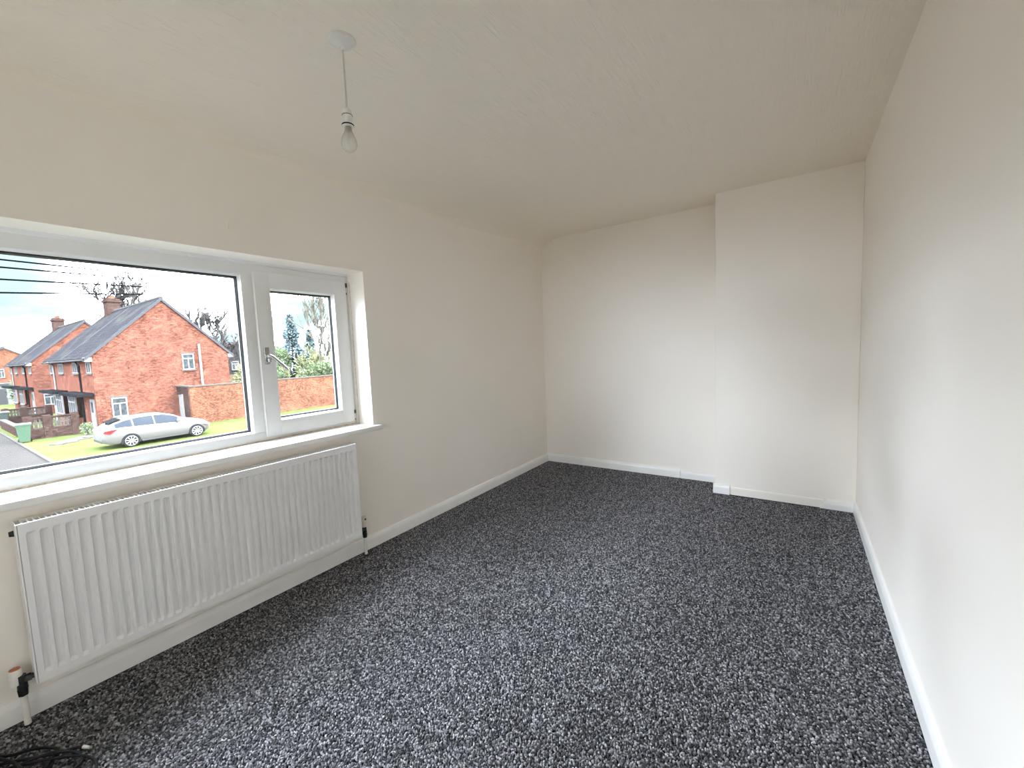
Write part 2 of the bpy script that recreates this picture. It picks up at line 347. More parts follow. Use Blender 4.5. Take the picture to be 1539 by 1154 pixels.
# skirting boards
SK = [(0, 0), (0.018, 0), (0.018, 0.058), (0.0165, 0.066), (0.012, 0.074), (0.0095, 0.083), (0.004, 0.087), (0, 0.087)]
def sk_left(y0, y1, s=1.0): return PR([(x, z*s) for x, z in SK], 1, y0, y1)
struct(obj('baseboard_left', sk_left(YB, D), 'gloss_white', smooth=50), 'white gloss skirting board along the window wall', 'skirting board')
def sk_y(yface, x0, x1, s=1.0, d=1.0): return PR([(yface-x*d, z*s) for x, z in SK], 0, x0, x1)
bf = struct(obj('baseboard_far', sk_y(D, 0.0, 1.475), 'gloss_white', smooth=50), 'white skirting board under the end wall, left of the chimney breast', 'skirting board')
obj('skirting_length', sk_y(D, 1.479, XC+0.05, 0.86, 0.9), 'gloss_white', bf, smooth=50)
obj('joint_filler', BX(1.468, 1.482, D-0.021, D, 0.03, 0.075, bev=0.003), 'gloss_white', bf)
bc = thing('baseboard_chimney', (XC, DC, 0)); struct(bc, 'uneven pieced white skirting along the foot of the chimney breast', 'skirting board')
obj('skirting_return', PR([(XC-x, z*0.93) for x, z in SK], 1, DC-0.018, D), 'gloss_white', bc, smooth=50)
obj('skirting_block', sk_y(DC, XC-0.018, 1.941, 0.95, 1.15), 'gloss_white', bc, smooth=50)
obj('skirting_strip', PR([(DC-0.006, 0), (DC-0.006, 0.05), (DC-0.0045, 0.062), (DC, 0.066), (DC, 0)], 0, 1.946, 2.585), 'wall_paint', bc)
bm = bmesh.new(); prism(bm, [(DC-0.020, 0), (DC-0.020, 0.040), (DC-0.014, 0.062), (DC-0.005, 0.072), (DC, 0.074), (DC, 0)], 0, 2.562, W-0.012)
for v in bm.verts:
    if v.co.x < 2.6: v.co.x += 0.045*(v.co.z/0.07)
obj('skirting_block', bm, 'gloss_white', bc)
struct(obj('baseboard_right', PR([(W-x, z) for x, z in SK], 1, YB, DC-0.001), 'gloss_white', smooth=50), 'white skirting board along the long right wall', 'skirting board')
struct(obj('baseboard_back', PR([(YB+x, z) for x, z in SK], 0, 0.018, DX0-0.062), 'gloss_white', smooth=50), 'white skirting board behind the viewer', 'skirting board')

# ================================================================== window
win = thing('window_1', (XF, (WY0+WY1)/2, WZ0)); struct(win, 'white plastic window with a wide fixed pane and a side opening casement', 'window')
FB = -0.245        # outdoor face of the frame
YM0, YM1 = 1.281, 1.347           # mullion
FT, FBm = 1.795, 0.893            # fixed pane daylight top / bottom
FY0 = 0.185
bm = boxes([(FB, XF, WY0, WY0+0.065, WZ0, WZ1), (FB, XF, 1.905, WY1, WZ0, WZ1)], bev=0.003)
for b in ((FB, XF, WY0+0.06, 1.91, FT, WZ1), (FB, XF, WY0+0.06, 1.91, WZ0-0.002, FBm), (FB, XF, YM0, YM1+0.01, FBm-0.002, FT+0.002)): box(bm, *b, bev=0.003)
obj('frame', bm, 'upvc_white', win, smooth=40)
def ring(x0, x1, y0, y1, z0, z1, t, bev=0.0):
    bm = bmesh.new()
    for b in ((x0, x1, y0, y0+t, z0, z1), (x0, x1, y1-t, y1, z0, z1), (x0, x1, y0+t, y1-t, z1-t, z1), (x0, x1, y0+t, y1-t, z0, z0+t)): box(bm, *b, bev=bev)
    return bm
def bevring(x0, x1, y0, y1, z0, z1, t):
    """glazing bead: a frame whose room face slopes back towards the glass"""
    bm = bmesh.new(); o = [(y0, z0), (y1, z0), (y1, z1), (y0, z1)]; i = [(y0+t, z0+t), (y1-t, z0+t), (y1-t, z1-t), (y0+t, z1-t)]
    A = [bm.verts.new((x1, *p)) for p in o]; B = [bm.verts.new((x0+(x1-x0)*0.35, *p)) for p in i]; Cc = [bm.verts.new((x0, *p)) for p in i]; Dd = [bm.verts.new((x0, *p)) for p in o]
    for k in range(4):
        j = (k+1) % 4
        for P, Q in ((A, B), (B, Cc), (Cc, Dd), (Dd, A)): bm.faces.new((P[k], P[j], Q[j], Q[k]))
    return bm
obj('glazing_bead', bevring(-0.212, XF-0.001, FY0-0.004, YM0+0.004, FBm-0.004, FT+0.004, 0.013), 'upvc_white', win)
fp = obj('fixed_pane', BX(-0.226, -0.206, FY0, YM0, FBm, FT), 'window_glass', win)
obj('gasket', ring(-0.209, -0.2025, FY0+0.006, YM0-0.006, FBm+0.006, FT-0.006, 0.0085), 'gasket_black', fp)
obj('spacer_bar', ring(-0.224, -0.212, FY0+0.006, YM0-0.006, FBm+0.006, FT-0.006, 0.014), 'spacer_grey', fp)
# head bead, jamb bead and stained sealant where the frame meets the plaster
obj('head_bead', PR([(XF-0.002, WZ1), (XF+0.016, WZ1), (XF+0.012, WZ1-0.012), (XF-0.002, WZ1-0.018)], 1, WY0, 1.945), 'upvc_white', win)
obj('jamb_bead', PR([(XF-0.002, WY1), (XF+0.022, WY1), (XF+0.018, WY1-0.008), (XF-0.002, WY1-0.014)], 2, WZ0, WZ1-0.02), 'plastic_white', win)
obj('sealant', boxes([(XF-0.002, XF+0.004, WY0+0.02, 1.945, WZ0-0.001, WZ0+0.008), (XF+0.016, XF+0.026, WY1-0.003, WY1+0.001, WZ0, WZ1-0.05), (XF-0.02, XF+0.03, WY1-0.014, WY1, WZ0-0.001, WZ0+0.004)]), 'sealant_stained', win)
# casement
SX = -0.160; sy0, sy1, sz0, sz1 = 1.345, 1.933, 0.858, 1.822; gy0, gy1, gz0, gz1 = 1.429, 1.841, 0.948, 1.728
bm = bmesh.new()
for b in ((sy0, gy0, sz0, sz1), (gy1, sy1, sz0, sz1)): box(bm, -0.225, SX, *b, bev=0.003)
for b in ((gy0-0.004, gy1+0.004, gz1, sz1), (gy0-0.004, gy1+0.004, sz0, gz0)): box(bm, -0.225, SX-0.0004, *b, bev=0.003)
sash = obj('casement', bm, 'upvc_white', win, smooth=40)
obj('glazing_bead', bevring(-0.200, SX, gy0-0.006, gy1+0.006, gz0-0.006, gz1+0.006, 0.014), 'upvc_white', sash)
obj('pane', BX(-0.216, -0.196, gy0, gy1, gz0, gz1), 'window_glass', sash)
obj('gasket', ring(-0.199, -0.193, gy0+0.007, gy1-0.007, gz0+0.007, gz1-0.007, 0.006), 'gasket_black', sash)
obj('spacer_bar', ring(-0.214, -0.202, gy0+0.006, gy1-0.006, gz0+0.006, gz1-0.006, 0.012), 'spacer_grey', sash)
obj('edge_seal', PR([(SX+0.0005, sy0-0.001), (SX-0.012, sy0-0.006), (SX-0.014, sy0+0.002), (SX+0.0005, sy0+0.004)], 2, sz0+0.002, sz1-0.002), 'plastic_white', sash)
# espagnolette handle: back plate, neck, lever hanging down to the right
bm = bmesh.new(); box(bm, SX-0.001, SX+0.010, 1.362, 1.390, 1.285, 1.385, bev=0.004, seg=3)
tube(bm, [(SX+0.005, 1.376, 1.335), (SX+0.036, 1.376, 1.335)], [0.012, 0.010], 14)
hd = obj('handle', bm, 'handle_satin', sash, smooth=50)
bm = bmesh.new(); p = smoothpath([(SX+0.030, 1.374, 1.337), (SX+0.043, 1.392, 1.325), (SX+0.046, 1.432, 1.286), (SX+0.044, 1.473, 1.246)], 6)
tube(bm, p, [0.011]*3+[0.0095]*(len(p)-5)+[0.008, 0.006], 10)
join(bm, TB([(SX+0.03, 1.377, 1.318), (SX+0.03, 1.378, 1.300)], [0.012, 0.009], 12))
obj('handle', bm, 'handle_satin', sash, smooth=50)
for z0, z1 in ((1.735, 1.80), (0.865, 0.925)):
    obj('hinge', boxes([(XF-0.01, SX-0.004, sy1+0.001, sy1+0.008, z0, z1), (XF-0.012, SX+0.001, sy1-0.004, sy1+0.010, z0+0.05, z1+0.012)]), 'hinge_steel', win)
    obj('hinge_pin', TB([(SX-0.004, sy1+0.006, z0+0.012), (SX-0.004, sy1+0.006, z0+0.045)], 0.005, 8), 'plastic_white', win)
# sill board with rounded nose
bm = bmesh.new(); nose = []
nose = [(0.0425, 0.8045), (0.0455, 0.8065), (0.047, 0.8095), (0.047, 0.8300), (0.0455, 0.8335), (0.0425, 0.8355)]
prism(bm, [(-0.24, 0.8045), (0.0, 0.8045), (0.0, 0.8355), (-0.24, 0.8355)], 1, WY0, WY1-0.0005)
b2 = bmesh.new(); prism(b2, [(0.0, 0.8045)]+nose+[(0.0, 0.8355)], 1, 0.08, 2.0); join(bm, b2)
obj('sill', bm, 'gloss_white', win, smooth=40)

# landing window added behind the viewer to light the far wall
w2 = thing('window_added', ((BWX0+BWX1)/2, YL-0.06, BWZ0)); struct(w2, 'white landing window added behind the viewer to light the far wall', 'window')
xm2 = (BWX0+BWX1)/2
obj('frame', boxes([(BWX0, BWX0+0.06, YL-0.10, YL-0.04, BWZ0, BWZ1), (BWX1-0.06, BWX1, YL-0.10, YL-0.04, BWZ0, BWZ1), (BWX0+0.06, BWX1-0.06, YL-0.10, YL-0.04, BWZ0, BWZ0+0.06),
    (BWX0+0.06, BWX1-0.06, YL-0.10, YL-0.04, BWZ1-0.06, BWZ1), (xm2-0.03, xm2+0.03, YL-0.10, YL-0.04, BWZ0+0.06, BWZ1-0.06)]), 'upvc_white', w2)
for q in ((BWX0+0.06, xm2-0.03), (xm2+0.03, BWX1-0.06)): obj('pane', BX(*q, YL-0.08, YL-0.06, BWZ0+0.06, BWZ1-0.06), 'window_glass', w2)

# ================================================================== radiator
RX, RY0, RY1, RZ0, RZ1 = 0.105, 0.345, 1.737, 0.156, 0.756
rad = tag(thing('radiator', (0.06, (RY0+RY1)/2, RZ0)), 'white double-panel radiator with vertical flutes under the window', 'radiator')
def fluted(xf, thick, sgn):
    n = 41; pitch = (RY1-RY0-0.030)/n; ys = [(RY0, 0), (RY0+0.010, 0)]
    for i in range(n):
        a = RY0+0.015+i*pitch
        ys += [(a+0.002, 0), (a+0.0060, 1), (a+0.0220, 1), (a+0.0270, 0)]
    ys += [(RY1-0.010, 0), (RY1, 0)]
    zs = [(RZ0, 0), (RZ0+0.030, 0), (RZ0+0.040, 1), (RZ1-0.040, 1), (RZ1-0.030, 0), (RZ1, 0)]
    V = []; F = []
    for z, g in zs:
        for y, d in ys: V.append((xf - sgn*0.0155*d*g, y, z))
    m_ = len(ys)
    for j in range(len(zs)-1):
        for i in range(m_-1): F.append((j*m_+i, j*m_+i+1, (j+1)*m_+i+1, (j+1)*m_+i))
    k = len(V); xb = xf - sgn*thick
    V += [(xb, RY0, RZ0), (xb, RY1, RZ0), (xb, RY1, RZ1), (xb, RY0, RZ1)]
    t0 = (len(zs)-1)*m_
    F += [(k, k+3, k+2, k+1), tuple([k+3]+list(range(t0, t0+m_))+[k+2])[::-1], tuple([k, k+1]+list(range(m_-1, -1, -1))),
          tuple([k, ] + [j*m_ for j in range(len(zs))] + [k+3])[::-1], tuple([k+1] + [j*m_+m_-1 for j in range(len(zs))] + [k+2])]
    b = bmesh.new(); vs = [b.verts.new(p) for p in V]
    for f in F: b.faces.new([vs[i] for i in f])
    return b
obj('front_panel', fluted(RX, 0.0185, 1), 'radiator_enamel', rad)
obj('back_panel', fluted(0.0235, 0.0185, -1), 'radiator_enamel', rad)
obj('convector_fins', boxes([(0.042, 0.092, RY0+0.03+i*0.0333, RY0+0.0315+i*0.0333, RZ0+0.05, RZ1-0.04) for i in range(40)]), 'radiator_enamel', rad)
g = boxes([(0.0275, 0.036, RY0, RY1, RZ1-0.004, RZ1+0.004), (0.094, 0.1045, RY0, RY1, RZ1-0.004, RZ1+0.004)])
for i in range(92):
    y = RY0+0.012+i*0.01495; box(g, 0.034, 0.096, y, y+0.0050, RZ1-0.002, RZ1+0.003)
obj('top_grille', g, 'radiator_enamel', rad)
obj('side_panel', BX(0.026, 0.1035, RY0-0.006, RY0-0.001, RZ0+0.002, RZ1+0.004, bev=0.0015), 'radiator_enamel', rad)
obj('side_panel', BX(0.026, 0.1035, RY1+0.001, RY1+0.006, RZ0+0.002, RZ1+0.004, bev=0.0015), 'radiator_enamel', rad)
obj('bleed_plug', TB([(0.06, RY0-0.004, 0.722), (0.06, RY0-0.018, 0.722)], [0.012, 0.009], 10), 'valve_dark', rad)
for y in (0.60, 1.45): obj('bracket', BX(0.001, 0.012, y, y+0.03, 0.25, 0.68), 'radiator_enamel', rad)
# valves and tails
def valve(y, side, head):
    v = obj('valve', join2(TB([(0.06, y, 0.118), (0.06, y, 0.145)], [0.0135, 0.0155], 6), TB([(0.06, y, 0.145), (0.06, y, 0.195)], [0.0145, 0.0125], 12),
            TB([(0.06, y, 0.176), (0.06, y-side*0.024, 0.176)], [0.0135, 0.0135], 6), TB([(0.06, y-side*0.022, 0.176), (0.06, y-side*0.05, 0.176)], [0.010, 0.010], 10)), 'valve_dark', rad, smooth=40)
    if head == 'cap':
        obj('valve_cap', LT([(0, 0.262), (0.010, 0.262), (0.0155, 0.258), (0.017, 0.235), (0.0185, 0.198), (0.0185, 0.192), (0, 0.192)], 0.06, y, 20), 'valve_cap', v, smooth=40)
        obj('cap_slot', BX(0.0745, 0.0785, y-0.006, y+0.006, 0.238, 0.250, bev=0.001), 'valve_dark', v)
    else:
        obj('valve_cap', LT([(0.011, 0.222), (0.0145, 0.222), (0.0165, 0.219), (0.0185, 0.170), (0.0185, 0.165), (0.011, 0.165)], 0.052, y-0.012, 20), 'valve_cap', v, smooth=40)
        obj('copper_rim', LT([(0, 0.2195), (0.0115, 0.2195), (0.0115, 0.2225), (0.0145, 0.2235), (0.0150, 0.2215), (0.0120, 0.2205)], 0.052, y-0.012, 20), 'copper', v, smooth=40)
    obj('pipe', TB([(0.06, y, 0.122), (0.06, y, -0.012)], 0.0095, 12), 'pipe_white', rad, smooth=60)
    obj('pipe_collar', TB([(0.06, y, 0.004), (0.06, y, -0.012)], 0.013, 12), 'valve_dark', rad, smooth=60)
def join2(a, *bs):
    for b in bs: join(a, b)
    return a
valve(1.790, 1, 'cap'); valve(0.309, -1, 'open')

# ================================================================== pendant lamp
lx, ly = 0.954, 1.225
lamp = tag(thing('pendant_lamp', (lx, ly, H)), 'white ceiling rose with a bare bulb hanging on a short flex', 'pendant lamp')
obj('ceiling_rose', LT([(0.049, H+0.002), (0.050, H-0.004), (0.049, H-0.008), (0.041, H-0.013), (0.031, H-0.021), (0.017, H-0.026), (0.011, H-0.029), (0.010, H-0.036), (0.0045, H-0.038), (0, H-0.038)], lx, ly, 40), 'plastic_white', lamp, smooth=35)
obj('flex', TB([(lx, ly, H-0.036), (lx+0.001, ly, H-0.15), (lx, ly, 2.262)], 0.0032, 8), 'flex_white', lamp, smooth=60)
lh = obj('lamp_holder', LT([(0, 2.268), (0.008, 2.268), (0.0145, 2.262), (0.0165, 2.256), (0.0175, 2.240), (0.0185, 2.239), (0.0185, 2.236), (0.0178, 2.235), (0.0195, 2.207), (0.0215, 2.206), (0.0215, 2.199), (0.0185, 2.198), (0, 2.198)], lx, ly, 28), 'plastic_white', lamp, smooth=35)
obj('shade_ring', LT([(0.0180, 2.2425), (0.0200, 2.2420), (0.0200, 2.2395), (0.0180, 2.2390)], lx, ly, 28), 'spacer_grey', lh, smooth=35)
obj('skirt_ring', LT([(0.0195, 2.2075), (0.0225, 2.2065), (0.0225, 2.2025), (0.0195, 2.2015)], lx, ly, 28), 'ext_dark', lh, smooth=35)
bl = obj('bulb', LT([(0.013, 2.196), (0.0135, 2.188), (0.0165, 2.177), (0.0225, 2.164), (0.0275, 2.150), (0.0295, 2.139), (0.0285, 2.128), (0.0245, 2.118), (0.0165, 2.110), (0.0085, 2.1068), (0, 2.106)], lx, ly, 32), 'bulb_glass', lamp, smooth=60)
obj('bulb_cap', LT([(0, 2.203), (0.0125, 2.203), (0.0128, 2.186), (0.0110, 2.184), (0, 2.184)], lx, ly, 20), 'brass_dull', bl, smooth=40)
obj('filament_stem', LT([(0.006, 2.185), (0.0035, 2.172), (0.003, 2.155), (0.0045, 2.150), (0, 2.148)], lx, ly, 10), 'lamp_clear', bl, smooth=50)

# ================================================================== carpet: looped pile, one instance per loop
pit = 0.0076; pts = []
rng = np.random.default_rng(3)
xs = np.arange(0.018, W-0.018, pit); ys = np.arange(YB+0.02, D-0.018, pit*0.88)
X, Y = np.meshgrid(xs, ys); X = X + (np.arange(len(ys)) % 2)[:, None]*pit*0.5
X = X.ravel() + rng.normal(0, pit*0.22, X.size); Y = Y.ravel() + rng.normal(0, pit*0.22, Y.size)
keep = (X > 0.019) & (X < W-0.019) & (Y < D-0.019) & ~((X > XC-0.021) & (Y > DC-0.021)); X = X[keep]; Y = Y[keep]
me = bpy.data.meshes.new('carpet'); me.vertices.add(len(X)); P = np.zeros((len(X), 3), np.float32); P[:, 0] = X; P[:, 1] = Y; P[:, 2] = rng.normal(-0.0045, 0.0012, len(X))
me.vertices.foreach_set('co', P.ravel())
me.materials.append(MATS['carpet_yarn'])
carpet = bpy.data.objects.new('carpet', me); C.objects.link(carpet)
tag(carpet, 'dark charcoal and grey flecked loop-pile carpet covering the floor', 'carpet', kind='stuff')
ng = bpy.data.node_groups.new('pile', 'GeometryNodeTree')
ng.interface.new_socket('Geometry', in_out='INPUT', socket_type='NodeSocketGeometry'); ng.interface.new_socket('Geometry', in_out='OUTPUT', socket_type='NodeSocketGeometry')
gi = ng.nodes.new('NodeGroupInput'); go = ng.nodes.new('NodeGroupOutput')
ico = ng.nodes.new('GeometryNodeMeshIcoSphere'); ico.inputs['Radius'].default_value = 1.0; ico.inputs['Subdivisions'].default_value = 2
shd = ng.nodes.new('GeometryNodeSetShadeSmooth'); smn = ng.nodes.new('GeometryNodeSetMaterial'); smn.inputs['Material'].default_value = MATS['carpet_yarn']
iop = ng.nodes.new('GeometryNodeInstanceOnPoints')
def rv(lo, hi, seed):
    r = ng.nodes.new('FunctionNodeRandomValue'); r.data_type = 'FLOAT_VECTOR'; r.inputs['Min'].default_value = lo; r.inputs['Max'].default_value = hi; r.inputs['Seed'].default_value = seed; return r.outputs['Value']
gl_ = ng.links.new
gl_(ico.outputs['Mesh'], shd.inputs['Geometry']); gl_(shd.outputs['Geometry'], smn.inputs['Geometry']); gl_(smn.outputs['Geometry'], iop.inputs['Instance'])
gl_(gi.outputs[0], iop.inputs['Points']); gl_(rv((-0.5, -0.5, 0), (0.5, 0.5, 6.28), 1), iop.inputs['Rotation']); gl_(rv((0.0026, 0.0036, 0.0030), (0.0042, 0.0060, 0.0056), 2), iop.inputs['Scale'])
gl_(iop.outputs['Instances'], go.inputs[0])
md = carpet.modifiers.new('pile', 'NODES'); md.node_group = ng

# ================================================================== coiled black lead on the floor, bottom left
bm = bmesh.new()
def lead(pts, r=0.0045): tube(bm, smoothpath(pts, 8), r, 8)
lead([(0.12, 0.19, .006), (0.20, 0.245, .008), (0.25, 0.30, .012), (0.295, 0.335, .012), (0.34, 0.345, .014), (0.375, 0.32, .008), (0.42, 0.28, .006)])
lead([(0.20, 0.20, .006), (0.27, 0.27, .010), (0.32, 0.305, .018), (0.36, 0.345, .020), (0.375, 0.385, .012), (0.385, 0.398, .009)])
lead([(0.24, 0.205, .006), (0.30, 0.265, .012), (0.36, 0.32, .018), (0.42, 0.375, .016), (0.475, 0.405, .008), (0.535, 0.40, .006), (0.575, 0.36, .006), (0.56, 0.31, .006), (0.49, 0.27, .006), (0.40, 0.235, .006)])
lead([(0.18, 0.22, .014), (0.28, 0.255, .018), (0.37, 0.275, .016), (0.44, 0.32, .012), (0.47, 0.36, .010), (0.45, 0.385, .010), (0.40, 0.375, .018), (0.35, 0.335, .024), (0.31, 0.28, .018), (0.30, 0.22, .010)])
cb_ = tag(thing('power_lead', (0.35, 0.3, 0)), 'tangled black power lead lying on the carpet below the radiator', 'cable')
obj('lead', bm, 'cable_black', cb_, smooth=60)
obj('plug_tip', TB([(0.385, 0.398, .009), (0.405, 0.408, .009)], [0.0055, 0.0045], 8), 'plastic_white', cb_)

# ================================================================== OUTDOORS
# ground, verge, road running past the house fronts
struct(obj('ground', BX(-140, -0.31, 3.62, 90, G-0.3, G), 'grass'), 'patchy green and straw coloured lawn outside the window', 'lawn')
struct(obj('road', BX(-140, 12, -3.9, 3.48, G-0.3, G-0.03), 'road_tarmac'), 'pale grey tarmac road beside the lawn', 'road')
struct(obj('pavement', BX(-140, 12, -60, -3.9, G-0.3, G), 'bounce_paving'), 'pale concrete paving added beyond the road to bounce daylight indoors', 'pavement')  # unseen pale ground, added to bounce daylight up to the ceiling
kb = thing('kerb', (-24, 3.55, G)); struct(kb, 'line of pale kerb stones between the road and the lawn', 'kerb')
i = 0; x = -22.0
kme = None
while x > -48:
    if kme is None:
        o = obj('kerb_stone', BX(-0.445, 0.445, -0.07, 0.07, -0.15, 0.05, bev=0.015, seg=1), 'kerb_stone'); kme = o
    else:
        o = kme.copy(); C.objects.link(o)
    o.parent = kb; o.location = (x+24, 0.0, 0.0); x -= 0.92
    o.rotation_euler.z = random.uniform(-0.01, 0.01)
# our own house wall below and beside the window
# ---------------------------------------------------------------- windows of the houses
def ext_window(parent, axis, pos, a0, a1, z0, z1, bars=1, name='window'):
    """axis 'x': wall faces +x at x=pos, a = y range; axis 'y': wall faces -y at y=pos, a = x range"""
    t = 0.07; L_ = [(a0, a0+t, z0, z1), (a1-t, a1, z0, z1), (a0+t, a1-t, z1-t, z1), (a0+t, a1-t, z0, z0+t)]
    zt = z1-(z1-z0)*0.3; L_.append((a0+t, a1-t, zt-t/2, zt+t/2))
    for k in range(bars): c = a0+(a1-a0)*(k+1)/(bars+1); L_.append((c-t/2, c+t/2, z0+t, zt-t/2 if bars == 1 and a1-a0 < 0.9 else z1-t))
    conv = (lambda a, b, c, d, o0, o1: (pos+o0, pos+o1, a, b, c, d)) if axis == 'x' else (lambda a, b, c, d, o0, o1: (a, b, pos-o1, pos-o0, c, d))
    w = obj(name, boxes([conv(*q, -0.05, 0.045) for q in L_]), 'ext_white', parent)
    obj('pane', boxes([conv(a0+0.03, a1-0.03, z0+0.03, z1-0.03, -0.04, 0.012)]), 'ext_pane', w)
    obj('sill', boxes([conv(a0-0.08, a1+0.08, z0-0.09, z0, -0.02, 0.09)]), 'concrete_block', w)
    obj('lintel', boxes([conv(a0-0.1, a1+0.1, z1+0.003, z1+0.11, -0.02, 0.012)]), 'concrete_block', w)
def house(name, label, x1, x0, gable_wins, y0=6.7, y1=14.02, ze=2.04, zr=5.60, front=True, chim=None, brick='brick_red', group=None):
    """x1: gable end facing the viewer, x0: far end"""
    h = tag(thing(name, ((x0+x1)/2, (y0+y1)/2, G)), label, 'house', group)
    yr = (y0+y1)/2
    obj('walls', PR([(y0, G-0.1), (y1, G-0.1), (y1, ze), (yr, zr-0.05), (y0, ze)], 0, x0, x1), brick, h)
    s = (zr-ze)/(yr-y0); ov = 0.32; t = 0.11
    for sg, nm in ((-1, 'roof_slope'), (1, 'roof_slope')):
        ye = yr+sg*(yr-y0+ov); zl = ze-s*ov
        obj(nm, PR([(yr, zr), (ye, zl), (ye, zl+t), (yr, zr+t)], 0, x0-0.12, x1+0.08), 'roof_slate', h)
        g_ = obj('gutter', TB([(x0-0.05, ye+sg*0.05, zl+0.0), (x1+0.05, ye+sg*0.05, zl+0.0)], 0.06, 8), 'ext_grey', h)
        obj('verge_end', BX(x1-0.35, x1+0.10, min(ye, ye-sg*0.34), max(ye, ye-sg*0.34), zl-0.10, zl+0.16), 'ext_white', g_)
        obj('verge', PR([(yr, zr-0.10), (ye, zl-0.07), (ye, zl+t+0.012), (yr, zr+t+0.012)], 0, x1+0.081, x1+0.115), 'lead_pale', h)
    obj('ridge_tiles', TB([(x0-0.1, yr, zr+0.09), (x1+0.09, yr, zr+0.09)], 0.13, 8), 'ext_grey', h)
    xm = (x0+x1)/2
    obj('party_flashing', PR([(yr, zr+t), (y0-ov, ze-s*ov+t), (y0-ov, ze-s*ov+t+0.02), (yr, zr+t+0.02)], 0, xm-0.07, xm+0.07), 'lead_pale', h)
    if chim:
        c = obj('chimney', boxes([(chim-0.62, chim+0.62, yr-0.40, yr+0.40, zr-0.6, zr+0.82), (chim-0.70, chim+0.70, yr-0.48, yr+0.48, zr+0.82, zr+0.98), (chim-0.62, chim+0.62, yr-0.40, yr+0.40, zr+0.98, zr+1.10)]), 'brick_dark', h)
        for dx in (-0.3, 0.3): obj('chimney_pot', LT([(0.10, zr+1.34), (0.13, zr+1.33), (0.13, zr+1.08), (0.10, zr+1.08)], chim+dx, yr, 10), 'brick_orange', c)
    for a in gable_wins: ext_window(h, 'x', x1, *a)
    if front:
        for sgn, off in ((1, x1), (-1, x0)):
            X_ = lambda d: off-sgn*d
            def fw_(d0, d1, z0, z1, bars=1): a, b = sorted((X_(d0), X_(d1))); ext_window(h, 'y', y0, a, b, z0, z1, bars)
            fw_(0.25, 1.25, 0.93, 1.86); fw_(3.3, 4.85, 0.93, 1.86, 2)
            # shallow bay window downstairs
            a, b = sorted((X_(3.45), X_(5.25)))
            obj('bay', BX(a-0.08, b+0.08, y0-0.32, y0, G, -1.95), brick, h)
            ext_window(h, 'y', y0-0.32, a, b, -1.92, -0.50, 2, 'bay_window')
            a, b = sorted((X_(0.25), X_(5.35)))
            obj('porch_canopy', BX(a, b, y0-0.75, y0, -0.46, -0.28), 'ext_dark', h)
            a, b = sorted((X_(0.42), X_(1.3)))
            dr = obj('front_door', BX(a, b, y0-0.05, y0+0.05, G, -0.66), 'ext_white', h)
            obj('door_pane', BX(a+0.2, b-0.2, y0-0.058, y0-0.045, -1.5, -0.85), 'ext_pane', dr)
            obj('downpipe', TB([(X_(2.6), y0-0.33, 1.80), (X_(3.0), y0-0.06, 1.45), (X_(3.1), y0-0.06, -2.7)] if sgn == 1 else [(X_(2.0), y0-0.33, 1.80), (X_(1.8), y0-0.06, 1.5), (X_(1.8), y0-0.06, -2.7)], 0.05, 8), 'ext_dark' if sgn == 1 else 'ext_white', h)
    return h
h1 = house('brick_house', 'nearest red brick house, its gable end behind the parked silver car', -32.6, -45.2,
           [(7.36, 8.10, -1.86, -0.66), (11.18, 11.88, 0.86, 1.94)], chim=-43.6)
obj('soil_pipe', TB([(-32.5, 12.22, 2.62), (-32.5, 12.22, G)], 0.075, 8), 'ext_white', h1)
h2 = house('brick_house', 'second brick house along the road, partly hidden behind the nearest one', -53.0, -65.6,
           [(7.2, 8.0, -1.9, -0.9)], chim=-64.2)
h3 = house('brick_house', 'small distant brick house at the far left edge of the window view', -92, -103, [(8.1, 8.7, 0.3, 1.5)], y0=5.9, y1=11.9, ze=2.7, zr=4.55, front=False, brick='brick_orange')
h4 = house('brick_house', 'far grey roofed house glimpsed between the nearest gable and the mullion', -62, -74, [(24.75, 25.15, 0.2, 1.6), (26.0, 26.9, 0.1, 1.25)], y0=23.2, y1=33, ze=3.0, zr=3.95, front=False, brick='roof_slate')

# ---------------------------------------------------------------- tall garden wall with return and side gate
gw = tag(thing('garden_wall', (-30.4, 17, G)), 'tall orange brick garden wall beyond the silver car', 'garden wall')
obj('wall', BX(-30.55, -30.3, 10.7, 27, G-0.1, -0.27), 'brick_orange', gw)
obj('coping', BX(-30.60, -30.25, 10.66, 27, -0.27, -0.19), 'concrete_block', gw)
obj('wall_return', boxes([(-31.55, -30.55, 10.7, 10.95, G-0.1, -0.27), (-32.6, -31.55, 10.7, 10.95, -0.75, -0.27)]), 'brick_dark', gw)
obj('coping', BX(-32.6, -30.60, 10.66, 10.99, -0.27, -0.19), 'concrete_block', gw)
gt = obj('side_gate', boxes([(-32.55+i*0.13, -32.43+i*0.13, 10.76, 10.80, G+0.05, -0.80) for i in range(7)]), 'ext_white', gw)
obj('gate_post', BX(-31.66, -31.52, 10.66, 10.76, G, -0.76), 'ext_white', gt)

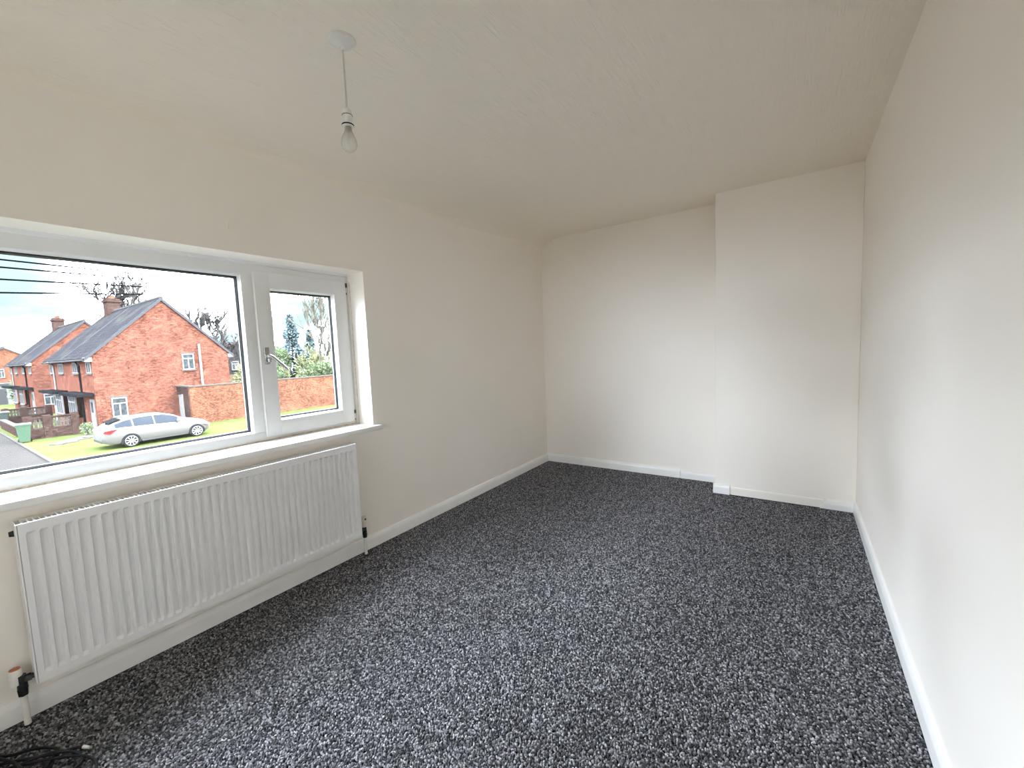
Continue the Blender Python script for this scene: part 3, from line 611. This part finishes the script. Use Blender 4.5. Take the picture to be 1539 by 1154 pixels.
# ---------------------------------------------------------------- low front garden walls
def low_wall(label, x, y0, y1, top):
    w = tag(thing('front_garden_wall', (x, (y0+y1)/2, G)), label, 'garden wall')
    obj('brick_base', BX(x-0.11, x+0.11, y0, y1, G-0.05, G+0.60), 'brick_dark', w)
    b = bmesh.new(); n = max(2, int((y1-y0)/0.3)); st = (y1-y0)/n
    for r in range(2):
        z = G+0.60+r*(top-G-0.70)/2; hh = (top-G-0.70)/2
        for k in range(n):
            yy = y0+k*st
            for q in ((yy, yy+st-0.01, z+0.005, z+0.05), (yy, yy+st-0.01, z+hh-0.05, z+hh), (yy, yy+0.05, z+0.05, z+hh-0.05), (yy+st-0.06, yy+st-0.01, z+0.05, z+hh-0.05), (yy+st*0.4, yy+st*0.6, z+0.05, z+hh-0.05)):
                box(b, x-0.045, x+0.045, *q)
    obj('screen_blocks', b, 'concrete_block', w)['kind'] = 'stuff'
    obj('coping', BX(x-0.13, x+0.13, y0, y1, top-0.10, top-0.03), 'brick_dark', w)
    for yy in (y0, (y0+y1)/2-0.2, y1): obj('pier', BX(x-0.17, x+0.17, yy-0.17, yy+0.17, G-0.05, top+0.05), 'brick_dark', w)
low_wall('nearer low wall of pierced blocks on brick behind the green bin', -34.2, 4.05, 5.95, -1.45)
low_wall('farther low wall of pierced blocks between the two house fronts', -46.2, 4.3, 6.5, -1.55)
fwall = tag(thing('front_garden_wall', (-38.5, 3.95, G)), 'knee-high dark brick wall along the pavement left of the green bin', 'garden wall')
obj('brick_base', BX(-44, -36.2, 3.85, 4.07, G-0.05, G+0.55), 'brick_dark', fwall); obj('coping', BX(-44.05, -36.15, 3.82, 4.10, G+0.55, G+0.62), 'concrete_block', fwall)
# rubble and slabs in the lawn near the front door
for k, (x, y, sx, sy, rz) in enumerate(((-30.6, 5.0, .5, .3, .2), (-31.2, 5.5, .45, .3, .5), (-31.6, 6.0, .6, .35, .1), (-30.2, 4.6, .3, .2, .8))):
    o = obj('paving_slab', BX(-sx, sx, -sy, sy, -0.03, 0.07, bev=0.02, seg=1), 'concrete_block'); o.location = (x, y, G); o.rotation_euler.z = rz
    tag(o, 'loose paving slab lying in the grass near the front door', 'paving slab', 'loose slabs by the front door')
# ---------------------------------------------------------------- wheelie bins
def bin_(label, x, y, mat, rz):
    b = tag(thing('wheelie_bin', (0, 0, 0)), label, 'bin')
    bm = bmesh.new(); lo = [(-.20, -.22, .08), (.20, -.22, .08), (.20, .20, .08), (-.20, .20, .08)]; hi = [(-.28, -.30, .98), (.28, -.30, .98), (.28, .30, .98), (-.28, .30, .98)]
    A = [bm.verts.new(p) for p in lo]; B = [bm.verts.new(p) for p in hi]
    bm.faces.new(A[::-1]); bm.faces.new(B)
    for k in range(4): bm.faces.new((A[k], A[(k+1) % 4], B[(k+1) % 4], B[k]))
    obj('body', bm, mat, b)
    obj('lid', PR([(-.33, .98), (.33, .98), (.33, 1.03), (.1, 1.09), (-.33, 1.05)], 0, -.31, .31), mat, b)
    obj('handle', TB([(-.24, .38, .98), (.24, .38, .98)], 0.02, 6), mat, b)
    for s in (-1, 1): obj('wheel', TB([(s*.20, .24, .10), (s*.26, .24, .10)], .10, 12), 'tyre', b)
    b.location = (x, y, G); b.rotation_euler.z = rz
    for ch in b.children: ch.matrix_parent_inverse = Matrix.Identity(4)
    return b
bin_('pale green wheelie bin at the edge of the road', -33.3, 3.78, 'bin_green', 1.45)
bin_('dark grey green wheelie bin farther up the road', -45.3, 4.1, 'bin_grey', 1.5)

# ---------------------------------------------------------------- cars
def car(label, loc, rz, paint, parts=True):
    """built with the length along +y (rear at 0), right side towards +x at x=0"""
    c = tag(thing('car', (0, 0, 0)), label, 'car')
    HW = 0.93
    def lerp(tab, s):
        for (a, p), (b, q) in zip(tab, tab[1:]):
            if s <= b: return p+(q-p)*max(0, (s-a)/(b-a))
        return tab[-1][1]
    top = [(0, .86), (.06, .98), (.22, 1.10), (.5, 1.27), (.9, 1.40), (1.4, 1.48), (2.0, 1.51), (2.5, 1.48), (2.9, 1.35), (3.45, 1.05), (3.8, .99), (4.2, .88), (4.42, .74), (4.53, .56)]
    belt = [(0, .90), (.5, 1.02), (1.2, .98), (2.5, .93), (3.4, .92), (4.53, .8)]
    wid = [(0, .78), (.12, .86), (.5, .92), (1.0, .93), (3.6, .93), (4.1, .88), (4.4, .74), (4.53, .55)]
    bot = [(0, .36), (.3, .24), (4.2, .22), (4.53, .30)]
    def sect(s):
        Tt, B, w, b0 = lerp(top, s), lerp(belt, s), lerp(wid, s), lerp(bot, s)
        B = min(B, Tt-0.05); hgt = max(0, Tt-B-0.05); rw = w-0.05-0.36*min(1, hgt/0.52)
        mid = b0+(B-b0)*0.5
        return [(0, b0), (w-.10, b0), (w-.02, b0+.10), (w, mid), (w-.015, B-.12), (w-.045, B), (rw, Tt-.045), (rw-.16, Tt-.008), (0, Tt)]
    st = [0, .03, .08, .16, .3, .5, .7, .9, 1.15, 1.4, 1.7, 2.0, 2.25, 2.5, 2.7, 2.9, 3.15, 3.45, 3.6, 3.8, 4.0, 4.2, 4.32, 4.42, 4.48, 4.53]
    bm = bmesh.new(); rows = []
    for s in st:
        h_ = sect(s); r = [bm.verts.new((-HW+x, s, z)) for x, z in h_] + [bm.verts.new((-HW-x, s, z)) for x, z in h_[-2:0:-1]]
        rows.append(r)
    for A, B in zip(rows, rows[1:]):
        n = len(A)
        for k in range(n): bm.faces.new((A[k], A[(k+1) % n], B[(k+1) % n], B[k]))
    bm.faces.new(rows[0][::-1]); bm.faces.new(rows[-1])
    obj('body', bm, paint, c, smooth=45)
    def side_glass(s0, s1, name='side_window'):
        for sg in (1, -1):
            bm = bmesh.new(); pr = None; n = 8
            for k in range(n+1):
                s = s0+(s1-s0)*k/n; h_ = sect(s); (bx, bz), (tx, tz) = h_[5], h_[6]
                q = []
                for f, o in ((0.07, .004), (0.07, .010), (0.93, .010), (0.93, .004)):
                    q.append(bm.verts.new((-HW+sg*(bx+(tx-bx)*f+o), s, bz+(tz-bz)*f)))
                if pr:
                    for a in range(3): bm.faces.new((pr[a], pr[a+1], q[a+1], q[a]))
                pr = q
            obj(name, bm, 'car_glass', c)
    side_glass(.42, 1.16); side_glass(1.22, 2.02); side_glass(2.08, 3.05)
    def top_glass(s0, s1, name):
        bm = bmesh.new(); pr = None
        for k in range(7):
            s = s0+(s1-s0)*k/6; h_ = sect(s); rw = h_[6][0]-.02
            q = [bm.verts.new((-HW+x*rw, s, h_[8][1]+.006-.05*abs(x)**4)) for x in (-1, -.6, 0, .6, 1)]
            if pr:
                for a in range(4): bm.faces.new((pr[a], pr[a+1], q[a+1], q[a]))
            pr = q
        obj(name, bm, 'car_glass', c)
    top_glass(.18, .82, 'rear_window'); top_glass(2.78, 3.42, 'windscreen')
    for sg in (1, -1):
        for yy in (1.04, 3.81):
            xo = -HW+sg*(HW-.005)
            arch = bmesh.new(); ring_ = [(0.37*math.cos(t), 0.37*math.sin(t)) for t in [math.pi*k/12 for k in range(13)]]
            prism(arch, [(yy+p, .31+q) for p, q in ring_]+[(yy-.37, .2), (yy+.37, .2)], 0, xo-sg*.10, xo+sg*.012)
            obj('wheel_arch', arch, 'tyre', c)
            w = obj('wheel', TB([(xo-sg*.16, yy, .32), (xo+sg*.005, yy, .32), (xo+sg*.025, yy, .32)], [.32, .32, .30], 28), 'tyre', c, smooth=40)
            rim = bmesh.new()
            tube(rim, [(xo+sg*.02, yy, .32), (xo+sg*.034, yy, .32)], .065, 14)
            for k in range(9):
                t = 2*math.pi*k/9; t2 = t+0.16
                a = (yy+.05*math.cos(t), .32+.05*math.sin(t)); b = (yy+.235*math.cos(t2), .32+.235*math.sin(t2))
                tube(rim, [(xo+sg*.026, *a), (xo+sg*.030, *b)], [.020, .030], 6)
            rr = [(yy+.235*math.cos(2*math.pi*k/28), .32+.235*math.sin(2*math.pi*k/28)) for k in range(29)]
            tube(rim, [(xo+sg*.028, *p) for p in rr], .018, 6)
            obj('alloy_rim', rim, 'alloy', w, smooth=40)
        tl = bmesh.new(); prism(tl, [(.015, .86), (.10, .93), (.58, .97), (.42, .86), (.30, .77), (.10, .83)], 0, -HW+sg*.855, -HW+sg*.935)
        obj('tail_light', tl, 'lamp_red', c)
        obj('headlight', PR([(4.05, .80), (4.40, .66), (4.47, .58), (4.30, .60), (4.02, .70)], 0, -HW+sg*.72, -HW+sg*.885), 'lamp_clear', c)
        mb = bmesh.new(); box(mb, *sorted((-HW+sg*.90, -HW+sg*1.08)), 2.93, 3.06, .95, 1.10, bev=.035); obj('mirror', mb, paint, c, smooth=50)
        obj('door_handle', BX(*sorted((-HW+sg*.90, -HW+sg*.945)), 2.13, 2.34, .83, .86), 'alloy', c); obj('door_handle', BX(*sorted((-HW+sg*.90, -HW+sg*.945)), 1.02, 1.24, .86, .89), 'alloy', c)
        obj('sill_trim', PR([(1.45, .22), (3.4, .22), (3.4, .30), (1.45, .30)], 0, -HW+sg*.80, -HW+sg*.925), 'ext_grey', c)
        obj('chrome_line', TB([(-HW+sg*(sect(s)[5][0]+.004), s, sect(s)[5][1]+.005) for s in (.35, .7, 1.1, 1.6, 2.1, 2.6, 3.1, 3.6)], .012, 6), 'alloy', c)
    obj('spoiler', PR([(.34, 1.24), (.82, 1.40), (.80, 1.42), (.33, 1.27)], 0, -HW-.56, -HW+.56), 'ext_dark', c)
    obj('rear_bumper_trim', BX(-HW-.72, -HW+.72, -.015, .10, .34, .46, bev=.02), 'ext_grey', c)
    obj('number_plate', BX(-HW-.26, -HW+.26, -.012, .03, .66, .77), 'leaf_yellow', c)
    c.location = loc; c.rotation_euler.z = rz
    for ch in c.children: ch.matrix_parent_inverse = Matrix.Identity(4)
    return c
car('silver hatchback parked on the lawn in front of the brick gable', (-25.0, 5.33, G), 0.0, 'car_silver')
car('dark car parked beyond the walls at the far left of the view', (-56.5, 3.1, G), 1.5, 'car_dark')
# white garage at the end of the road
ga = tag(thing('garage', (-78, 7, G)), 'low white garage beyond the parked dark car', 'garage')
obj('walls', BX(-82, -76, 4.0, 9.5, G-.1, G+2.3), 'ext_white', ga); obj('roof', BX(-82.2, -75.8, 3.8, 9.7, G+2.3, G+2.5), 'ext_grey', ga)
obj('door', BX(-76.0, -75.95, 4.6, 7.2, G, G+1.9), 'ext_grey', ga)
# timber fence behind the garden wall
fe = tag(thing('timber_fence', (-44, 21, G)), 'pale timber fence behind the garden wall', 'fence')
for k in range(18): obj('board', BX(-44.03, -44.0, 17.0+k*0.3, 17.28+k*0.3, G, G+2.75+random.uniform(-.02, .02)), 'timber', fe)

# ---------------------------------------------------------------- trees
def bare_tree(label, base, height, spread, seed, bark, lean=0.0, split=0.35, levels=5, stems=3, rad=0.16, rmin=0.04, group='bare winter trees'):
    rnd = random.Random(seed); big = bmesh.new(); fine = bmesh.new()
    def grow(p, d, L_, r, lev):
        r = max(r, rmin)
        n = 3; pts = [p]; q = p; dd = d.copy()
        for k in range(n):
            dd = (dd + Vector((rnd.uniform(-.16, .16), rnd.uniform(-.16, .16), rnd.uniform(-.02, .14)))).normalized(); q = q+dd*(L_/n); pts.append(q)
        rs = [max(rmin*0.8, r*(1-0.4*k/n)) for k in range(n+1)]
        tube(big if lev <= 1 else fine, pts, rs, 6 if lev <= 1 else 3, caps=False)
        if lev >= levels: return
        for k in range(stems if lev else stems+1):
            j = rnd.randint(1, n) if k else n
            ax = Vector((rnd.gauss(0, 1), rnd.gauss(0, 1), rnd.gauss(0, .5))).normalized()
            nd = (dd + ax*spread*rnd.uniform(.55, 1.05)).normalized()
            grow(pts[j], nd, L_*rnd.uniform(.58, .80), rs[j]*rnd.uniform(.52, .7), lev+1)
    t = tag(thing('bare_tree', base), label, 'tree', group)
    grow(Vector(base), Vector((0, lean, 1)).normalized(), height*split, rad, 0)
    obj('trunk', big, bark, t); obj('twigs', fine, bark, t)
    return t
bare_tree('spreading bare tree rising behind the nearest house roof and chimney', (-76, 20.3, G), 12.8, 0.80, 11, 'bark_grey', levels=6, stems=3, rad=.26, split=.46, rmin=.082)
bare_tree('fine twigged bare tree just right of the brick gable', (-52, 20.6, G), 9.4, 0.62, 5, 'bark_grey', levels=6, stems=3, rad=.13, split=.40, rmin=.054)
bare_tree('tall slender bare tree behind the garden wall in the opening pane', (-40, 25.2, G), 11.0, 0.36, 23, 'bark_pale', levels=5, stems=3, rad=.12, split=.36, rmin=.052)
bare_tree('thin bare tree at the right edge of the opening pane', (-44.5, 31.4, G), 10.5, 0.38, 31, 'bark_pale', levels=5, stems=2, rad=.10, split=.36, rmin=.052)
def leaf_cloud(n, fn, size, rnd):
    V = []; F = []
    for k in range(n):
        p, dr = fn(rnd); a = Vector(dr).normalized() if Vector(dr).length > 0 else Vector((0, 0, 1)); b = a.orthogonal().normalized(); b.rotate(Matrix.Rotation(rnd.uniform(0, 6.28), 3, a)); s = size*rnd.uniform(.6, 1.3)
        i = len(V); p = Vector(p)
        V += [p-b*s*.35, p+a*s, p+b*s*.35]; F.append((i, i+1, i+2))
    return (V, F)
def conifer(label, base, h, r, seed, mat='conifer_blue', group='conifers behind the garden wall'):
    rnd = random.Random(seed); t = tag(thing('conifer', base), label, 'tree', group)
    def fn(q):
        u = q.random()**0.75; z = h*(1-u)*1.0; tier = .72+.28*math.cos(u*26+q.uniform(-.6, .6)); rr = r*(u**.85)*tier*q.uniform(.35, 1.0); an = q.uniform(0, 6.283)
        return (base[0]+rr*math.cos(an), base[1]+rr*math.sin(an), base[2]+.2+z-.12*rr), (math.cos(an), math.sin(an), q.uniform(-.5, .4))
    obj('foliage', leaf_cloud(9000, fn, .36, rnd), mat, t)
    obj('trunk', TB([base, (base[0], base[1], base[2]+h*.96)], [.15, .02], 6), 'bark_grey', t); return t
conifer('tall blue grey conifer just right of the casement handle', (-48, 27.1, G), 9.2, 2.5, 3)
conifer('shorter dark conifer beside the tall blue grey one', (-46, 28.2, G), 7.2, 1.5, 4)
def shrub(label, base, rx, ry, rz, seed, mat, n=2200, size=.26, group=None):
    rnd = random.Random(seed); t = tag(thing('shrub', base), label, 'shrub', group)
    lobes = [(rnd.uniform(-.5, .5), rnd.uniform(-.5, .5), rnd.uniform(.35, .8), rnd.uniform(.35, .6)) for _ in range(9)]
    def fn(q):
        lx_, ly_, lz_, lr = q.choice(lobes); d = Vector((q.gauss(0, 1), q.gauss(0, 1), q.gauss(0, 1))).normalized(); m_ = lr*q.uniform(.6, 1)
        return (base[0]+rx*(lx_+d.x*m_), base[1]+ry*(ly_+d.y*m_), base[2]+max(.05, rz*(lz_+d.z*m_*.8))), d
    obj('foliage', leaf_cloud(n, fn, size, rnd), mat, t)
    b = bmesh.new()
    for k in range(5): tube(b, [base, (base[0]+rnd.uniform(-.4, .4)*rx, base[1]+rnd.uniform(-.4, .4)*ry, base[2]+rz*.8)], [.05, .015], 5)
    obj('stems', b, 'bark_grey', t)
shrub('dark green shrub beneath the casement handle', (-45.6, 24.4, G), 1.9, 1.6, 5.0, 1, 'leaf_green', 3200)
shrub('yellow green shrub around the foot of the tall bare tree', (-43, 26.6, G), 1.9, 1.7, 5.0, 2, 'leaf_yellow', 3200)
shrub('yellowish shrub at the right end of the garden wall view', (-42.5, 29.6, G), 1.7, 1.7, 4.6, 3, 'leaf_yellow', 2600)
shrub('grey green hedge filling the gap between the conifer and the wall', (-38.5, 25.6, G), 1.2, 3.2, 3.4, 9, 'leaf_green', 4200, .24)
shrub('green and rust bush peeping over the garden wall at its left', (-33.0, 17.95, G), 0.8, 0.75, 3.3, 4, 'leaf_green', 1500, .18)
shrub('rust leaved bush peeping over the garden wall', (-33.2, 18.45, G), 0.45, 0.45, 3.0, 5, 'leaf_autumn', 700, .15)
shrub('small green bush by the nearest front door', (-32.3, 6.1, G), 0.45, 0.4, 0.75, 6, 'leaf_green', 600, .08)
shrub('dark hedge under the distant house at the far left', (-72.5, 8.4, G), 2.0, 1.6, 3.0, 7, 'leaf_green', 2000, .2)
shrub('pale hedge behind the garden wall beside the gable', (-39.5, 18.3, G), 1.2, 1.2, 3.4, 8, 'leaf_yellow', 1500, .22)

# ---------------------------------------------------------------- overhead wires and their pole
camp = Vector((2.4054, 0.1588, 1.3134))
def wire_pts(a, b, sag=0.0):
    a, b = Vector(a), Vector(b); return [a.lerp(b, t/12)-Vector((0, 0, sag*4*(t/12)*(1-t/12))) for t in range(13)]
PX, PYy = -46.0, 22.4
pole = tag(thing('utility_pole', (PX, PYy, G)), 'wooden pole carrying the overhead wires', 'utility pole')
obj('post', TB([(PX, PYy, G), (PX, PYy, 9.4)], [.14, .10], 10), 'timber', pole)
for z in (8.18, 9.08): obj('cross_arm', BX(PX-.06, PX+.06, PYy-.8, PYy+.8, z-.12, z), 'timber', pole)
WIRES = [((-8.0, 1.21, 3.06), (PX, PYy-.7, 9.20)), ((-8.0, 1.20, 2.94), (PX, PYy-.3, 8.95)), ((-8.0, 1.19, 2.75), (PX, PYy+.3, 8.55)), ((-8.0, 1.17, 2.54), (PX, PYy+.7, 8.25))]
WIRES = [tuple(Vector(p) for p in w) for w in WIRES]; WIRES = [(a+(a-b)*0.12, b) for a, b in WIRES]
WL = ['topmost of the overhead wires crossing the sky', 'second overhead wire from the top', 'third overhead wire from the top', 'lowest of the overhead wires crossing the sky']
for (a, b), lb in zip(WIRES, WL):
    tag(obj('overhead_wire', TB(wire_pts(a, b), .015, 5), 'wire_black'), lb, 'wire', 'overhead wires')
